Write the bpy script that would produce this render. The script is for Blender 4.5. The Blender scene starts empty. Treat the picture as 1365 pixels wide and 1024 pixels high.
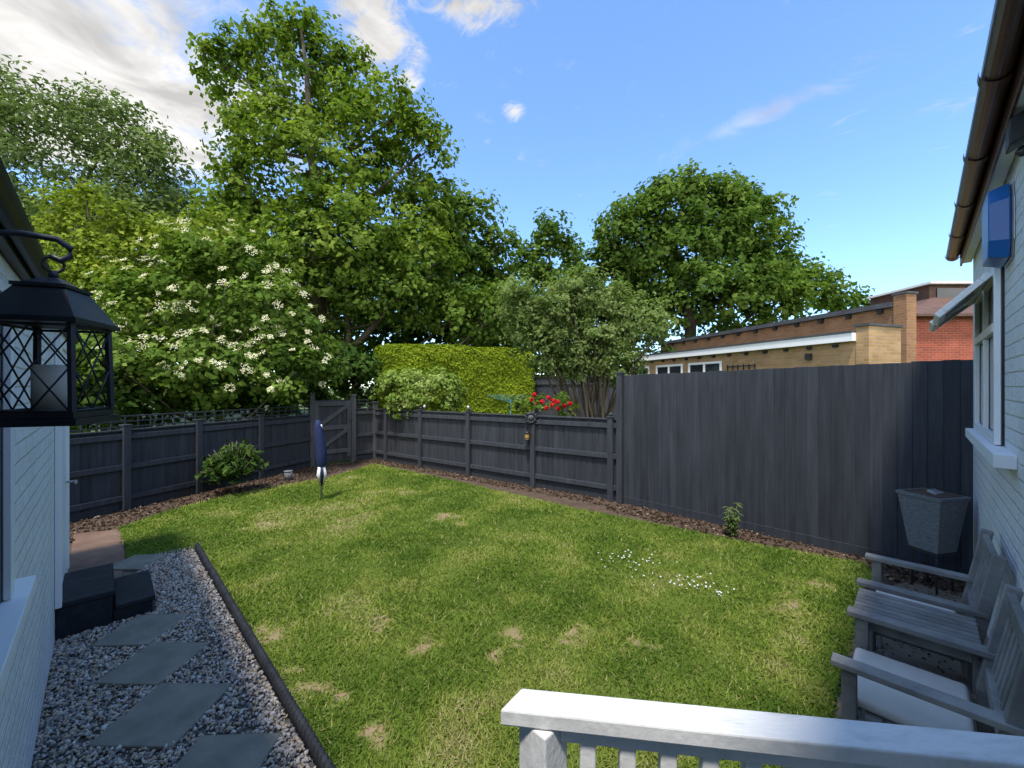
import bpy, bmesh, math
import numpy as np
from mathutils import Vector, Matrix
R = np.random.RandomState(7)
F=545.0; H=1.8; HY=515.0
def G(px,py):
    Y=F*H/(py-HY); return ((px-682)/F*Y, Y)
def P(px,py,Y):
    return np.array([(px-682)/F*Y, Y, H-(py-HY)/F*Y])
q=math.sqrt(.5)
def W(s,n,z=0): return np.array([(s-n)*q,(s+n)*q,z])

# ------------------------------------------------------------ node helpers
def newmat(name):
    m=bpy.data.materials.new(name); m.use_nodes=True
    nt=m.node_tree; nt.nodes.clear()
    o=nt.nodes.new('ShaderNodeOutputMaterial')
    return m,nt,o
def N(nt,t,**k):
    n=nt.nodes.new(t)
    for a,b in k.items(): setattr(n,a,b)
    return n
def ramp(nt,cols,interp='LINEAR'):
    r=nt.nodes.new('ShaderNodeValToRGB'); e=r.color_ramp.elements
    r.color_ramp.interpolation=interp
    while len(e)<len(cols): e.new(.5)
    for i,(p,c) in enumerate(cols):
        e[i].position=p; e[i].color=(c[0],c[1],c[2],1)
    return r
def M(name,c1,c2,scale=4,rough=.7,bump=.3,stretch=(1,1,1),coord='Object',spec=.3,fine=None,metal=0,bdist=.01,attr=None,lo=.3,hi=.7,av=.2):
    m,nt,o=newmat(name); L=nt.links
    b=N(nt,'ShaderNodeBsdfPrincipled'); b.inputs['Roughness'].default_value=rough
    b.inputs['Specular IOR Level'].default_value=spec; b.inputs['Metallic'].default_value=metal
    tc=N(nt,'ShaderNodeTexCoord'); mp=N(nt,'ShaderNodeMapping'); mp.inputs['Scale'].default_value=stretch
    L.new(tc.outputs[coord],mp.inputs[0])
    no=N(nt,'ShaderNodeTexNoise'); no.inputs['Scale'].default_value=scale; no.inputs['Detail'].default_value=6; no.inputs['Roughness'].default_value=.65
    L.new(mp.outputs[0],no.inputs['Vector'])
    r=ramp(nt,[(lo,c1),(hi,c2)]); L.new(no.outputs['Fac'],r.inputs[0])
    col=r.outputs[0]
    if attr:
        at=N(nt,'ShaderNodeAttribute'); at.attribute_name=attr
        mr=N(nt,'ShaderNodeMapRange'); mr.inputs[3].default_value=1-av; mr.inputs[4].default_value=1+av
        L.new(at.outputs['Fac'],mr.inputs[0])
        mx=N(nt,'ShaderNodeVectorMath',operation='SCALE'); L.new(col,mx.inputs[0]); L.new(mr.outputs[0],mx.inputs['Scale'])
        col=mx.outputs[0]
    L.new(col,b.inputs['Base Color'])
    if bump:
        n2=N(nt,'ShaderNodeTexNoise'); n2.inputs['Scale'].default_value=fine or scale*6; n2.inputs['Detail'].default_value=5
        L.new(mp.outputs[0],n2.inputs['Vector'])
        bp=N(nt,'ShaderNodeBump'); bp.inputs['Strength'].default_value=bump; bp.inputs['Distance'].default_value=bdist
        L.new(n2.outputs['Fac'],bp.inputs['Height']); L.new(bp.outputs[0],b.inputs['Normal'])
    L.new(b.outputs[0],o.inputs[0]); return m
def brick(name,c1,c2,mort,bump=.6,dirt=.15,rough=.75,msize=.008,bd=.008):
    m,nt,o=newmat(name); L=nt.links
    b=N(nt,'ShaderNodeBsdfPrincipled'); b.inputs['Roughness'].default_value=rough; b.inputs['Specular IOR Level'].default_value=.25
    tc=N(nt,'ShaderNodeTexCoord')
    br=N(nt,'ShaderNodeTexBrick'); br.inputs['Scale'].default_value=1; br.inputs['Brick Width'].default_value=.225; br.inputs['Row Height'].default_value=.075
    br.inputs['Mortar Size'].default_value=msize; br.inputs['Mortar Smooth'].default_value=.6
    br.inputs['Color1'].default_value=(*c1,1); br.inputs['Color2'].default_value=(*c2,1); br.inputs['Mortar'].default_value=(*mort,1)
    nd=N(nt,'ShaderNodeTexNoise'); nd.inputs['Scale'].default_value=9; nd.inputs['Detail'].default_value=3; L.new(tc.outputs['Object'],nd.inputs['Vector'])
    dv=N(nt,'ShaderNodeVectorMath',operation='MULTIPLY_ADD'); dv.inputs[1].default_value=(.016,.016,0); L.new(nd.outputs['Color'],dv.inputs[0]); L.new(tc.outputs['UV'],dv.inputs[2])
    L.new(dv.outputs[0],br.inputs['Vector'])
    no=N(nt,'ShaderNodeTexNoise'); no.inputs['Scale'].default_value=2.5; no.inputs['Detail'].default_value=8
    L.new(tc.outputs['Object'],no.inputs['Vector'])
    mr=N(nt,'ShaderNodeMapRange'); mr.inputs[1].default_value=.3; mr.inputs[2].default_value=.7; mr.inputs[3].default_value=1-dirt; mr.inputs[4].default_value=1.0
    L.new(no.outputs['Fac'],mr.inputs[0])
    mx=N(nt,'ShaderNodeVectorMath',operation='SCALE'); L.new(br.outputs['Color'],mx.inputs[0]); L.new(mr.outputs[0],mx.inputs['Scale'])
    L.new(mx.outputs[0],b.inputs['Base Color'])
    n2=N(nt,'ShaderNodeTexNoise'); n2.inputs['Scale'].default_value=40; n2.inputs['Detail'].default_value=4; L.new(tc.outputs['Object'],n2.inputs['Vector'])
    ma=N(nt,'ShaderNodeMath',operation='MULTIPLY_ADD'); ma.inputs[1].default_value=-1; L.new(br.outputs['Fac'],ma.inputs[0])
    sc=N(nt,'ShaderNodeMath',operation='MULTIPLY'); sc.inputs[1].default_value=1.1; L.new(n2.outputs['Fac'],sc.inputs[0]); L.new(sc.outputs[0],ma.inputs[2])
    bp=N(nt,'ShaderNodeBump'); bp.inputs['Strength'].default_value=bump; bp.inputs['Distance'].default_value=bd
    L.new(ma.outputs[0],bp.inputs['Height']); L.new(bp.outputs[0],b.inputs['Normal'])
    L.new(b.outputs[0],o.inputs[0]); return m
def leafmat(name,cols,trans=.3,interp='LINEAR'):
    m,nt,o=newmat(name); L=nt.links
    at=N(nt,'ShaderNodeAttribute'); at.attribute_name='rnd'
    r=ramp(nt,cols,interp); L.new(at.outputs['Fac'],r.inputs[0])
    d=N(nt,'ShaderNodeBsdfDiffuse'); t=N(nt,'ShaderNodeBsdfTranslucent')
    L.new(r.outputs[0],d.inputs[0])
    sc=N(nt,'ShaderNodeVectorMath',operation='MULTIPLY'); sc.inputs[1].default_value=(1.4,1.5,.6); L.new(r.outputs[0],sc.inputs[0]); L.new(sc.outputs[0],t.inputs[0])
    m1=N(nt,'ShaderNodeMixShader'); m1.inputs[0].default_value=trans; L.new(d.outputs[0],m1.inputs[1]); L.new(t.outputs[0],m1.inputs[2])
    L.new(m1.outputs[0],o.inputs[0]); return m
def rndmat(name,cols,interp='CONSTANT'):
    m,nt,o=newmat(name); L=nt.links
    at=N(nt,'ShaderNodeAttribute'); at.attribute_name='rnd'
    r=ramp(nt,cols,interp); L.new(at.outputs['Fac'],r.inputs[0])
    b=N(nt,'ShaderNodeBsdfDiffuse'); L.new(r.outputs[0],b.inputs[0]); L.new(b.outputs[0],o.inputs[0]); return m

# ------------------------------------------------------------ mesh helpers
def npmesh(name,V,Fc,mat,rnd=None,parent=None):
    V=np.asarray(V,dtype=np.float32); Fc=np.asarray(Fc,dtype=np.int32)
    me=bpy.data.meshes.new(name); me.vertices.add(len(V)); me.vertices.foreach_set('co',V.ravel())
    k=Fc.shape[1]; me.loops.add(Fc.size); me.loops.foreach_set('vertex_index',Fc.ravel())
    me.polygons.add(len(Fc)); me.polygons.foreach_set('loop_start',np.arange(0,Fc.size,k,dtype=np.int32))
    me.update(calc_edges=True)
    if rnd is not None:
        a=me.attributes.new('rnd','FLOAT','POINT'); a.data.foreach_set('value',np.asarray(rnd,dtype=np.float32))
    me.materials.append(mat)
    ob=bpy.data.objects.new(name,me); bpy.context.scene.collection.objects.link(ob)
    if parent: ob.parent=parent
    return ob
class B:
    def __init__(s): s.v=[]; s.f=[]; s.m=[]; s.r=[]; s.sm=[]
    def add(s,vs,fs,m=0,rnd=None,smooth=False):
        o=len(s.v); s.v+= [tuple(map(float,v)) for v in vs]
        rr=R.rand() if rnd is None else rnd
        s.r+=[rr]*len(vs)
        for f in fs: s.f.append(tuple(i+o for i in f)); s.m.append(m); s.sm.append(smooth)
    def box(s,c,ax,ay,az,m=0,rnd=None):
        c,ax,ay,az=[np.array(t,float) for t in (c,ax,ay,az)]
        vs=[c+i*ax+j*ay+k*az for k in (-1,1) for j in (-1,1) for i in (-1,1)]
        s.add(vs,[(0,2,3,1),(4,5,7,6),(0,1,5,4),(2,6,7,3),(0,4,6,2),(1,3,7,5)],m,rnd)
    def wb(s,s0,s1,n0,n1,z0,z1,m=0,rnd=None):
        s.box(W((s0+s1)/2,(n0+n1)/2,(z0+z1)/2),W((s1-s0)/2,0),W(0,(n1-n0)/2),(0,0,(z1-z0)/2),m,rnd)
    def bar(s,p0,p1,w,t,up=(0,0,1),m=0,rnd=None):
        p0=np.array(p0,float);p1=np.array(p1,float);d=p1-p0;L=np.linalg.norm(d);d/=L
        u=np.array(up,float); a=np.cross(d,u); a/=np.linalg.norm(a); u=np.cross(a,d)
        s.box((p0+p1)/2,d*L/2,a*w/2,u*t/2,m,rnd)
    def prism(s,fp,z0,z1,m=0):
        n=len(fp); vs=[(p[0],p[1],z0) for p in fp]+[(p[0],p[1],z1) for p in fp]
        s.add(vs,[tuple(range(n))[::-1],tuple(range(n,2*n))]+[(i,(i+1)%n,n+(i+1)%n,n+i) for i in range(n)],m)
    def tube(s,pts,rad,seg=8,m=0,rnd=None,cap=True):
        pts=[np.array(p,float) for p in pts]; vs=[];n=len(pts)
        for i,p in enumerate(pts):
            d=pts[min(i+1,n-1)]-pts[max(i-1,0)]; d=d/(np.linalg.norm(d)+1e-9)
            u=np.array([0,0,1.]) if abs(d[2])<.9 else np.array([1.,0,0])
            a=np.cross(d,u);a/=np.linalg.norm(a);b=np.cross(d,a)
            r=rad[i] if hasattr(rad,'__len__') else rad
            for k in range(seg):
                t=2*math.pi*k/seg; vs.append(p+r*(math.cos(t)*a+math.sin(t)*b))
        fs=[(i*seg+k,i*seg+(k+1)%seg,(i+1)*seg+(k+1)%seg,(i+1)*seg+k) for i in range(n-1) for k in range(seg)]
        if cap: fs+=[tuple(range(seg))[::-1],tuple((n-1)*seg+k for k in range(seg))]
        s.add(vs,fs,m,rnd,True)
    def frust(s,c,h0,h1,z0,z1,yaw=0,m=0,seg=4):
        vs=[]
        for h,z in ((h0,z0),(h1,z1)):
            for k in range(seg):
                a=yaw+math.pi/4+2*math.pi*k/seg; r=h*math.sqrt(2) if seg==4 else h
                vs.append((c[0]+r*math.cos(a),c[1]+r*math.sin(a),z))
        s.add(vs,[tuple(range(seg))[::-1],tuple(range(seg,2*seg))]+[(i,(i+1)%seg,seg+(i+1)%seg,seg+i) for i in range(seg)],m)
    def obj(s,name,mats,bevel=0,parent=None,segs=1):
        me=bpy.data.meshes.new(name); me.from_pydata(s.v,[],s.f)
        for m in mats: me.materials.append(m)
        me.polygons.foreach_set('material_index',s.m); me.polygons.foreach_set('use_smooth',s.sm)
        a=me.attributes.new('rnd','FLOAT','POINT'); a.data.foreach_set('value',s.r)
        bm=bmesh.new(); bm.from_mesh(me); bmesh.ops.recalc_face_normals(bm,faces=bm.faces[:])
        uv=bm.loops.layers.uv.new('UVMap')
        for f in bm.faces:
            n=f.normal
            if abs(n.z)<.75:
                t=Vector((-n.y,n.x,0)).normalized()
                for l in f.loops: l[uv].uv=(l.vert.co.dot(t),l.vert.co.z)
            else:
                for l in f.loops: l[uv].uv=(l.vert.co.x,l.vert.co.y)
        bm.to_mesh(me); bm.free()
        ob=bpy.data.objects.new(name,me); bpy.context.scene.collection.objects.link(ob)
        if bevel:
            md=ob.modifiers.new('bevel','BEVEL'); md.width=bevel; md.segments=segs; md.limit_method='ANGLE'
        if parent: ob.parent=parent
        return ob
def vnoise(x,y,seed=0):
    xi=np.floor(x).astype(int); yi=np.floor(y).astype(int); fx=x-xi; fy=y-yi
    fx=fx*fx*(3-2*fx); fy=fy*fy*(3-2*fy)
    def h(a,b):
        n=(a*374761393+b*668265263+seed*1442695041)&0x7fffffff
        n=((n^(n>>13))*1274126177)&0x7fffffff
        return ((n^(n>>16))&0xffff)/65535.
    return (h(xi,yi)*(1-fx)+h(xi+1,yi)*fx)*(1-fy)+(h(xi,yi+1)*(1-fx)+h(xi+1,yi+1)*fx)*fy
def fbm(x,y,seed=0):
    return .5*vnoise(x,y,seed)+.3*vnoise(x*2.1,y*2.1,seed+1)+.2*vnoise(x*4.3,y*4.3,seed+2)
def inpoly(x,y,poly):
    ins=np.zeros(len(x),bool); n=len(poly)
    for i in range(n):
        x0,y0=poly[i][:2]; x1,y1=poly[(i+1)%n][:2]
        if y0==y1: continue
        c=((y0>y)!=(y1>y))&(x<(x1-x0)*(y-y0)/(y1-y0)+x0); ins^=c
    return ins
def unit(a): return a/(np.linalg.norm(a,axis=-1,keepdims=True)+1e-9)
def leafquads(C,nrm,L,wr=.6,fold=.15,up=None):
    n=len(C); rv=R.normal(size=(n,3)) if up is None else up+R.normal(size=(n,3))*.35
    a=unit(rv-nrm*np.sum(rv*nrm,1,keepdims=True)); b=np.cross(nrm,a)
    L=np.broadcast_to(L,(n,)).reshape(n,1)
    V=np.empty((n,4,3)); V[:,0]=C-a*L*.5; V[:,2]=C+a*L*.5-nrm*L*fold
    V[:,1]=C+b*L*wr*.5+nrm*L*fold*.5; V[:,3]=C-b*L*wr*.5+nrm*L*fold*.5
    return V.reshape(-1,3),np.arange(4*n).reshape(n,4)

def lobe(px,py,Y,rw,rh,rd=None):
    c=P(px,py,Y); k=Y/F; return (c,np.array([rw*k,(rd or rw)*k*.9,rh*k]))
def tree(name,base,lobes,leaf,nleaf,clr,dens,mat,bark,tr,seed,inner=.5,wr=.7,limbs=True,twig=8,flat=.7,droop=0.,tone=.62):
    global R
    R=np.random.RandomState(seed)
    CC=[];ON=[];b=B(); base=np.array([base[0],base[1],0.])
    if limbs:
        top=max(lobes,key=lambda l:l[0][2])[0]
        mid=np.mean([l[0] for l in lobes],0)
        pts=[]
        for i in range(9):
            t=i/8.; p=(1-t)**2*base+2*t*(1-t)*np.array([base[0],base[1],mid[2]*.8])+t*t*top
            pts.append(p+R.normal(size=3)*.12*(0<i<8)*min(1,tr*4))
        b.tube(pts,[tr*(1-.88*i/8.)*(1.25 if i==0 else 1) for i in range(9)],8)
    for c,r in lobes:
        area=4*math.pi*((r[0]*r[1])**1.6/3+(r[0]*r[2])**1.6/3+(r[1]*r[2])**1.6/3)**(1/1.6)
        n=max(6,int(area*dens))
        d=unit(R.normal(size=(n,3))); d[:,2]=np.where((d[:,2]<-.3)&(R.rand(n)<.5),-d[:,2],d[:,2])
        rad=1-(R.rand(n)**1.6)*inner; rad*=1+np.clip(R.normal(size=n),-2,1.6)*.11
        pos=c+d*r*rad[:,None]
        keep=np.ones(n,bool)
        for c2,r2 in lobes:
            if c2 is c: continue
            keep&=np.linalg.norm((pos-c2)/r2,axis=1)>.62
        keep&=pos[:,2]>.25
        pos=pos[keep]; d=d[keep]
        CC.append(pos); ON.append(d)
        if limbs and len(pos):
            j=min(range(len(pts)),key=lambda i:abs(pts[i][2]-(c[2]-np.linalg.norm((c-pts[i])[:2])*.7)))
            p0=pts[j]; r0=tr*(1-.88*j/8.)*.5
            m1=(p0+c)/2+np.array([0,0,-.08*np.linalg.norm(c-p0)])+R.normal(size=3)*.1*min(1,tr*4)
            b.tube([p0,m1,c],[r0,r0*.7,r0*.35],6)
            for k in range(min(twig,len(pos))):
                e=pos[R.randint(len(pos))]; mm=(c+e)/2+R.normal(size=3)*.08
                b.tube([c*.7+m1*.3,mm,e],[r0*.3,r0*.2,r0*.06],4)
    CC=np.concatenate(CC);ON=np.concatenate(ON); nc=len(CC)
    cv=R.rand(nc); csz=.5+.9*R.rand(nc)
    idx=np.repeat(np.arange(nc),nleaf)
    off=R.normal(size=(len(idx),3)); off=unit(off)*(R.rand(len(idx),1)**.5)
    pos=CC[idx]+off*clr*csz[idx][:,None]*np.array([1,1,flat])
    pos[:,2]-=droop*R.rand(len(idx))
    nr=unit(ON[idx]*.6+off*.5+np.array([0,0,.45])+R.normal(size=(len(idx),3))*.45)
    L=leaf*(.6+.8*R.rand(len(idx)))
    V,Fc=leafquads(pos,nr,L,wr)
    rn=np.clip(tone*cv[idx]+(1-tone)*R.rand(len(idx)),0,1)
    tro=b.obj(name,[bark]) if b.v else None
    if tro is None:
        tro=bpy.data.objects.new(name,None); bpy.context.scene.collection.objects.link(tro)
    npmesh('foliage',V,Fc,mat,np.repeat(rn,4),parent=tro)
    return tro,CC,ON

# ------------------------------------------------------------ materials
fence_m=M('fence_paint',(.023,.026,.032),(.047,.051,.061),3,.75,.5,(6,6,.5),fine=14,attr='rnd',bdist=.004,av=.18)
white_m=M('white_paint',(.78,.78,.77),(.84,.84,.82),3,.45,.12)
railw_m=M('rail_white_paint',(.50,.50,.485),(.72,.715,.70),9,.6,.7,(1,3,1),fine=40,bdist=.003,lo=.22,hi=.5)
wbrick=brick('white_painted_brick',(.83,.825,.81),(.78,.775,.765),(.76,.76,.75),.8,.12,.55,.010,.009)
tanbrick=brick('tan_brick',(.48,.30,.14),(.37,.22,.09),(.38,.31,.24),.4,.25)
tanbrick2=brick('orange_brick',(.36,.18,.08),(.28,.135,.06),(.30,.24,.19),.4,.25)
redbrick=brick('red_brick',(.38,.085,.045),(.29,.065,.04),(.32,.19,.14),.4,.25)
tile_m=M('roof_tiles',(.08,.045,.035),(.14,.08,.06),3,.8,.5)
dark_m=M('dark_felt',(.05,.053,.06),(.09,.095,.105),3,.7,.3)
iron_m=M('black_iron',(.010,.011,.014),(.026,.028,.033),12,.42,.3,spec=.5,bdist=.002)
edge_m=M('black_edging',(.012,.013,.016),(.035,.037,.042),12,.7,.5,bdist=.003)
brown_m=M('brown_plastic',(.06,.026,.018),(.09,.042,.03),4,.3,.1,spec=.5)
step_m=M('black_painted_brick',(.010,.011,.014),(.028,.03,.036),9,.6,.8,fine=50,bdist=.008)
grey_wood=M('weathered_grey_wood',(.14,.13,.12),(.31,.29,.26),5,.85,.6,(1,1,1),fine=45,bdist=.003,attr='rnd')
cush_m=M('cushion_fabric',(.56,.50,.43),(.65,.59,.51),6,.9,.5,fine=180,bdist=.002)
glass_m=M('window_glass',(.015,.02,.025),(.03,.035,.04),1,.06,0,spec=.6)
blue_m=M('blue_plastic',(.010,.09,.30),(.016,.12,.38),3,.3,.05,spec=.5)
navy_m=M('navy_fabric',(.008,.014,.055),(.016,.026,.085),6,.75,.8,(1,1,.3),bdist=.015)
plant_m=M('grey_planter',(.10,.105,.115),(.21,.22,.23),30,.8,.9,(1,1,2.5),fine=70,bdist=.006)
metal_m=M('galvanised_metal',(.35,.36,.37),(.5,.5,.5),8,.4,.1,metal=.7)
slab_m=M('stone_slab',(.15,.14,.11),(.26,.24,.19),5,.85,.5,fine=60,bdist=.003)
path_m=M('brick_toned_path',(.12,.07,.048),(.21,.135,.095),3,.9,.6,fine=50,bdist=.005)
patio_m=M('patio_concrete',(.12,.09,.065),(.22,.17,.125),3,.9,.6,fine=40,bdist=.006)
soil_m=M('soil',(.055,.036,.024),(.12,.08,.055),6,.95,.6,fine=40,bdist=.01)
gravb_m=M('gravel_bed',(.07,.062,.052),(.17,.15,.13),30,.95,1,fine=90,bdist=.01)
ground_m=M('ground_grass',(.05,.08,.02),(.11,.14,.035),.6,.95,.5,fine=8,bdist=.05)
bark_m=M('bark',(.05,.04,.028),(.13,.105,.075),4,.9,.8,(3,3,.6),bdist=.03)
barkg_m=M('bark_grey',(.13,.11,.085),(.24,.21,.165),5,.9,.8,(3,3,.6),bdist=.02)
candle_m=M('candle_wax',(.60,.55,.45),(.68,.63,.53),3,.6,.05)
yel_m=M('amber_plastic',(.5,.28,.05),(.6,.36,.1),3,.4,.05)
wdeck=M('deck_boards',(.12,.11,.10),(.2,.185,.165),5,.8,.4)

g1=leafmat('sycamore_leaves',[(0,(.045,.090,.014)),(.45,(.115,.175,.028)),(.8,(.195,.26,.045)),(1,(.28,.33,.075))],.38)
g2=leafmat('ash_leaves',[(0,(.065,.105,.032)),(.5,(.125,.175,.060)),(1,(.20,.255,.095))])
g3=leafmat('yellowgreen_leaves',[(0,(.09,.13,.014)),(.5,(.175,.23,.030)),(1,(.28,.32,.05))])
g4=leafmat('elder_leaves',[(0,(.045,.085,.016)),(.5,(.105,.17,.030)),(1,(.20,.27,.055))])
g5=leafmat('dark_leaves',[(0,(.022,.048,.011)),(.5,(.05,.095,.020)),(1,(.10,.15,.030))])
g6=leafmat('round_tree_leaves',[(0,(.034,.072,.015)),(.5,(.085,.145,.028)),(1,(.17,.235,.05))],.36)
g7=leafmat('sage_leaves',[(0,(.095,.145,.042)),(.5,(.16,.22,.072)),(1,(.25,.30,.115))],.38)
g8=leafmat('conifer_hedge',[(0,(.11,.165,.014)),(.5,(.21,.275,.020)),(1,(.31,.36,.035))],.2)
g9=leafmat('variegated_leaves',[(0,(.10,.16,.03)),(.5,(.19,.27,.055)),(1,(.34,.39,.14))])
grassm=leafmat('grass_blades',[(0,(.080,.145,.022)),(.35,(.145,.215,.033)),(.6,(.215,.275,.050)),(.8,(.31,.325,.085)),(1,(.40,.35,.18))],.25)
flowm=leafmat('elder_flowers',[(0,(.58,.55,.33)),(1,(.80,.77,.55))],.2)
rosem=leafmat('rose_petals',[(0,(.45,.01,.02)),(1,(.75,.03,.05))],.2)
daisym=leafmat('daisy_petals',[(0,(.65,.66,.62)),(1,(.8,.8,.78))],.1)
stonem=rndmat('gravel_stones',[(0,(.34,.30,.27)),(.2,(.50,.45,.39)),(.38,(.16,.15,.155)),(.50,(.44,.34,.24)),(.66,(.60,.55,.49)),(.78,(.25,.23,.22)),(.90,(.50,.39,.28))])
clodm=rndmat('bark_chips',[(0,(.04,.026,.017)),(.35,(.08,.055,.037)),(.65,(.13,.09,.062)),(.85,(.06,.043,.031)),(.96,(.26,.2,.14))])

# ------------------------------------------------------------ ground sheets
def sheet(name,poly,z,mat):
    b=B(); b.add([(p[0],p[1],z) for p in poly],[tuple(range(len(poly)))]); return b.obj(name,[mat])
sheet('ground',[(-300,-300),(300,-300),(300,400),(-300,400)],-.012,ground_m)
C_=G(499,612); Bk=G(415,622); A_=G(92,697); LF1=G(822,668)
TF0=np.array(G(828,670)); TF1=np.array([4.26,3.745])
A3=np.array(A_)+(np.array(A_)-np.array(Bk))*.2
yard=[W(-.3,-.4)[:2],W(5.7,-.4)[:2],TF1,TF0,LF1,C_,Bk,A_,A3,W(-.3,6.2)[:2]]
sheet('soil_bed',yard,-.004,soil_m)
sheet('gravel_path_base',[W(-.24,-.34)[:2],W(.73,-.34)[:2],W(.73,5.72)[:2],W(-.24,5.9)[:2]],.002,gravb_m)
gpath=[W(-.24,5.25)[:2],W(.12,5.25)[:2],G(166,745),G(163,706),G(98,713),W(-.24,5.9)[:2]]
sheet('garden_path',gpath,.010,path_m)
sheet('patio',[W(.8,-.34)[:2],W(.8,.3)[:2],W(4.6,.36)[:2],W(5.2,.1)[:2],W(5.3,-.34)[:2]],.006,patio_m)
lawn=[W(.76,.0)[:2],W(.76,5.6)[:2],G(245,736),G(172,748),G(160,704),G(230,680),G(310,660),G(440,637),G(497,619),G(560,632),G(640,650),G(760,677),G(900,705),G(1040,733),G(1150,752),W(5.0,.25)[:2],W(4.4,.36)[:2],W(.9,.33)[:2]]
spots=[(572,862,.07),(685,845,.08),(450,930,.08),(357,848,.09),(400,935,.09),(757,860,.07),(1045,808,.10),(492,985,.08),(500,832,.06),(1100,785,.10),(850,862,.06),(590,690,.18),(350,700,.14),(680,870,.07),(380,905,.07),(770,845,.06),(610,700,.12)]
SP=[(*G(a,b),r) for a,b,r in spots]
def dry(x,y):
    d=np.zeros_like(x)
    wx=x+.22*(vnoise(x*8,y*8,5)-.5)+.08*(vnoise(x*22,y*22,15)-.5); wy=y+.22*(vnoise(x*8+40,y*8,6)-.5)+.08*(vnoise(x*22,y*22,16)-.5)
    for (sx,sy,r) in SP:
        rr=np.sqrt(((wx-sx)/1.3)**2+((wy-sy))**2); d=np.maximum(d,np.clip(1.35-rr/r,0,1)*.9)
    return d
lx=np.array([p[0] for p in lawn]);ly=np.array([p[1] for p in lawn])
st=.04; gx=np.arange(lx.min(),lx.max()+st,st); gy=np.arange(ly.min(),ly.max()+st,st)
XX,YY=np.meshgrid(gx,gy,indexing='ij'); nx,ny=XX.shape
cx=(XX[:-1,:-1]+st/2).ravel(); cy=(YY[:-1,:-1]+st/2).ravel(); ins=inpoly(cx,cy,lawn)
ii,jj=np.meshgrid(np.arange(nx-1),np.arange(ny-1),indexing='ij'); a=(ii*ny+jj).ravel()[ins]
Fq=np.stack([a,a+ny,a+ny+1,a+1],1)
ZZ=.004+.012*fbm(XX*1.5,YY*1.5,3)
dr=dry(XX.ravel(),YY.ravel())
lawnm,nt,o=newmat('lawn_turf')
at=N(nt,'ShaderNodeAttribute'); at.attribute_name='rnd'
r_=ramp(nt,[(0,(.09,.125,.022)),(.45,(.17,.17,.055)),(1,(.29,.20,.13))]); nt.links.new(at.outputs['Fac'],r_.inputs[0])
bb=N(nt,'ShaderNodeBsdfDiffuse'); nt.links.new(r_.outputs[0],bb.inputs[0]); nt.links.new(bb.outputs[0],o.inputs[0])
turf=npmesh('lawn',np.stack([XX.ravel(),YY.ravel(),ZZ.ravel()],1),Fq,lawnm,np.clip(dr*.95+.3*(fbm(XX.ravel()*6,YY.ravel()*6,8)-.35),0,1))
n=1150000
x=R.uniform(lx.min()-.05,lx.max()+.05,n); y=R.uniform(ly.min()-.05,ly.max(),n)
dd=np.sqrt(x*x+y*y)
keepd=np.clip(1.0/(dd/2.2),.22,1.0)
k=(R.rand(n)<keepd)&inpoly(x+R.normal(size=n)*.02,y+R.normal(size=n)*.02,lawn)&(y>.9)
x=x[k];y=y[k];dd=dd[k]; d0=dry(x,y); den=fbm(x*5,y*5,11)
k=R.rand(len(x))<(1-.88*d0)*np.clip(.55+den,0,1); x=x[k];y=y[k];dd=dd[k];d0=d0[k]
n=len(x)
wid=(.0024+.0011*dd)*(.7+.6*R.rand(n)); le=(.012+.019*R.rand(n))*(.55+1.0*fbm(x*3,y*3,21))
th=R.rand(n)*6.283; lean=R.normal(size=(n,2))*.8
base=np.stack([x,y,np.full(n,.008)],1)
sd=np.stack([np.cos(th),np.sin(th),np.zeros(n)],1)*wid[:,None]
tip=base+np.stack([lean[:,0],lean[:,1],np.ones(n)],1)*le[:,None]
V=np.stack([base-sd,base+sd,tip],1).reshape(-1,3)
big=fbm(x*.9,y*.9,31); med=fbm(x*3.5,y*3.5,32)
stripe=np.sin((x*.72-y*.69)*2*math.pi/.9)
rn=np.clip(-.01+1.1*(big-.33)+.9*(med-.4)+.06*stripe+.42*R.rand(n)+.45*d0,0,1); rn=np.where(R.rand(n)<.06,.9,rn)
npmesh('grass',V,np.arange(3*n).reshape(n,3),grassm,np.repeat(rn,3),parent=turf)
pts=[]
for (px,py,rr,c) in [(850,752,.34,18),(905,777,.22,14),(945,790,.16,20),(880,768,.4,14),(830,748,.25,8)]:
    cxy=G(px,py); a_=R.rand(c)*6.28; r2=rr*np.sqrt(R.rand(c)); pts.append(np.stack([cxy[0]+r2*np.cos(a_)*1.3,cxy[1]+r2*np.sin(a_)*.8,.03+.015*R.rand(c)],1))
pts=np.concatenate(pts); pp=np.repeat(pts,3,0)
V,Fc=leafquads(pp,unit(np.array([0,-.3,1.])+R.normal(size=(len(pp),3))*.3),.013+.009*R.rand(len(pp)),.8,0)
npmesh('daisies',V,Fc,daisym,R.rand(len(V)))

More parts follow.
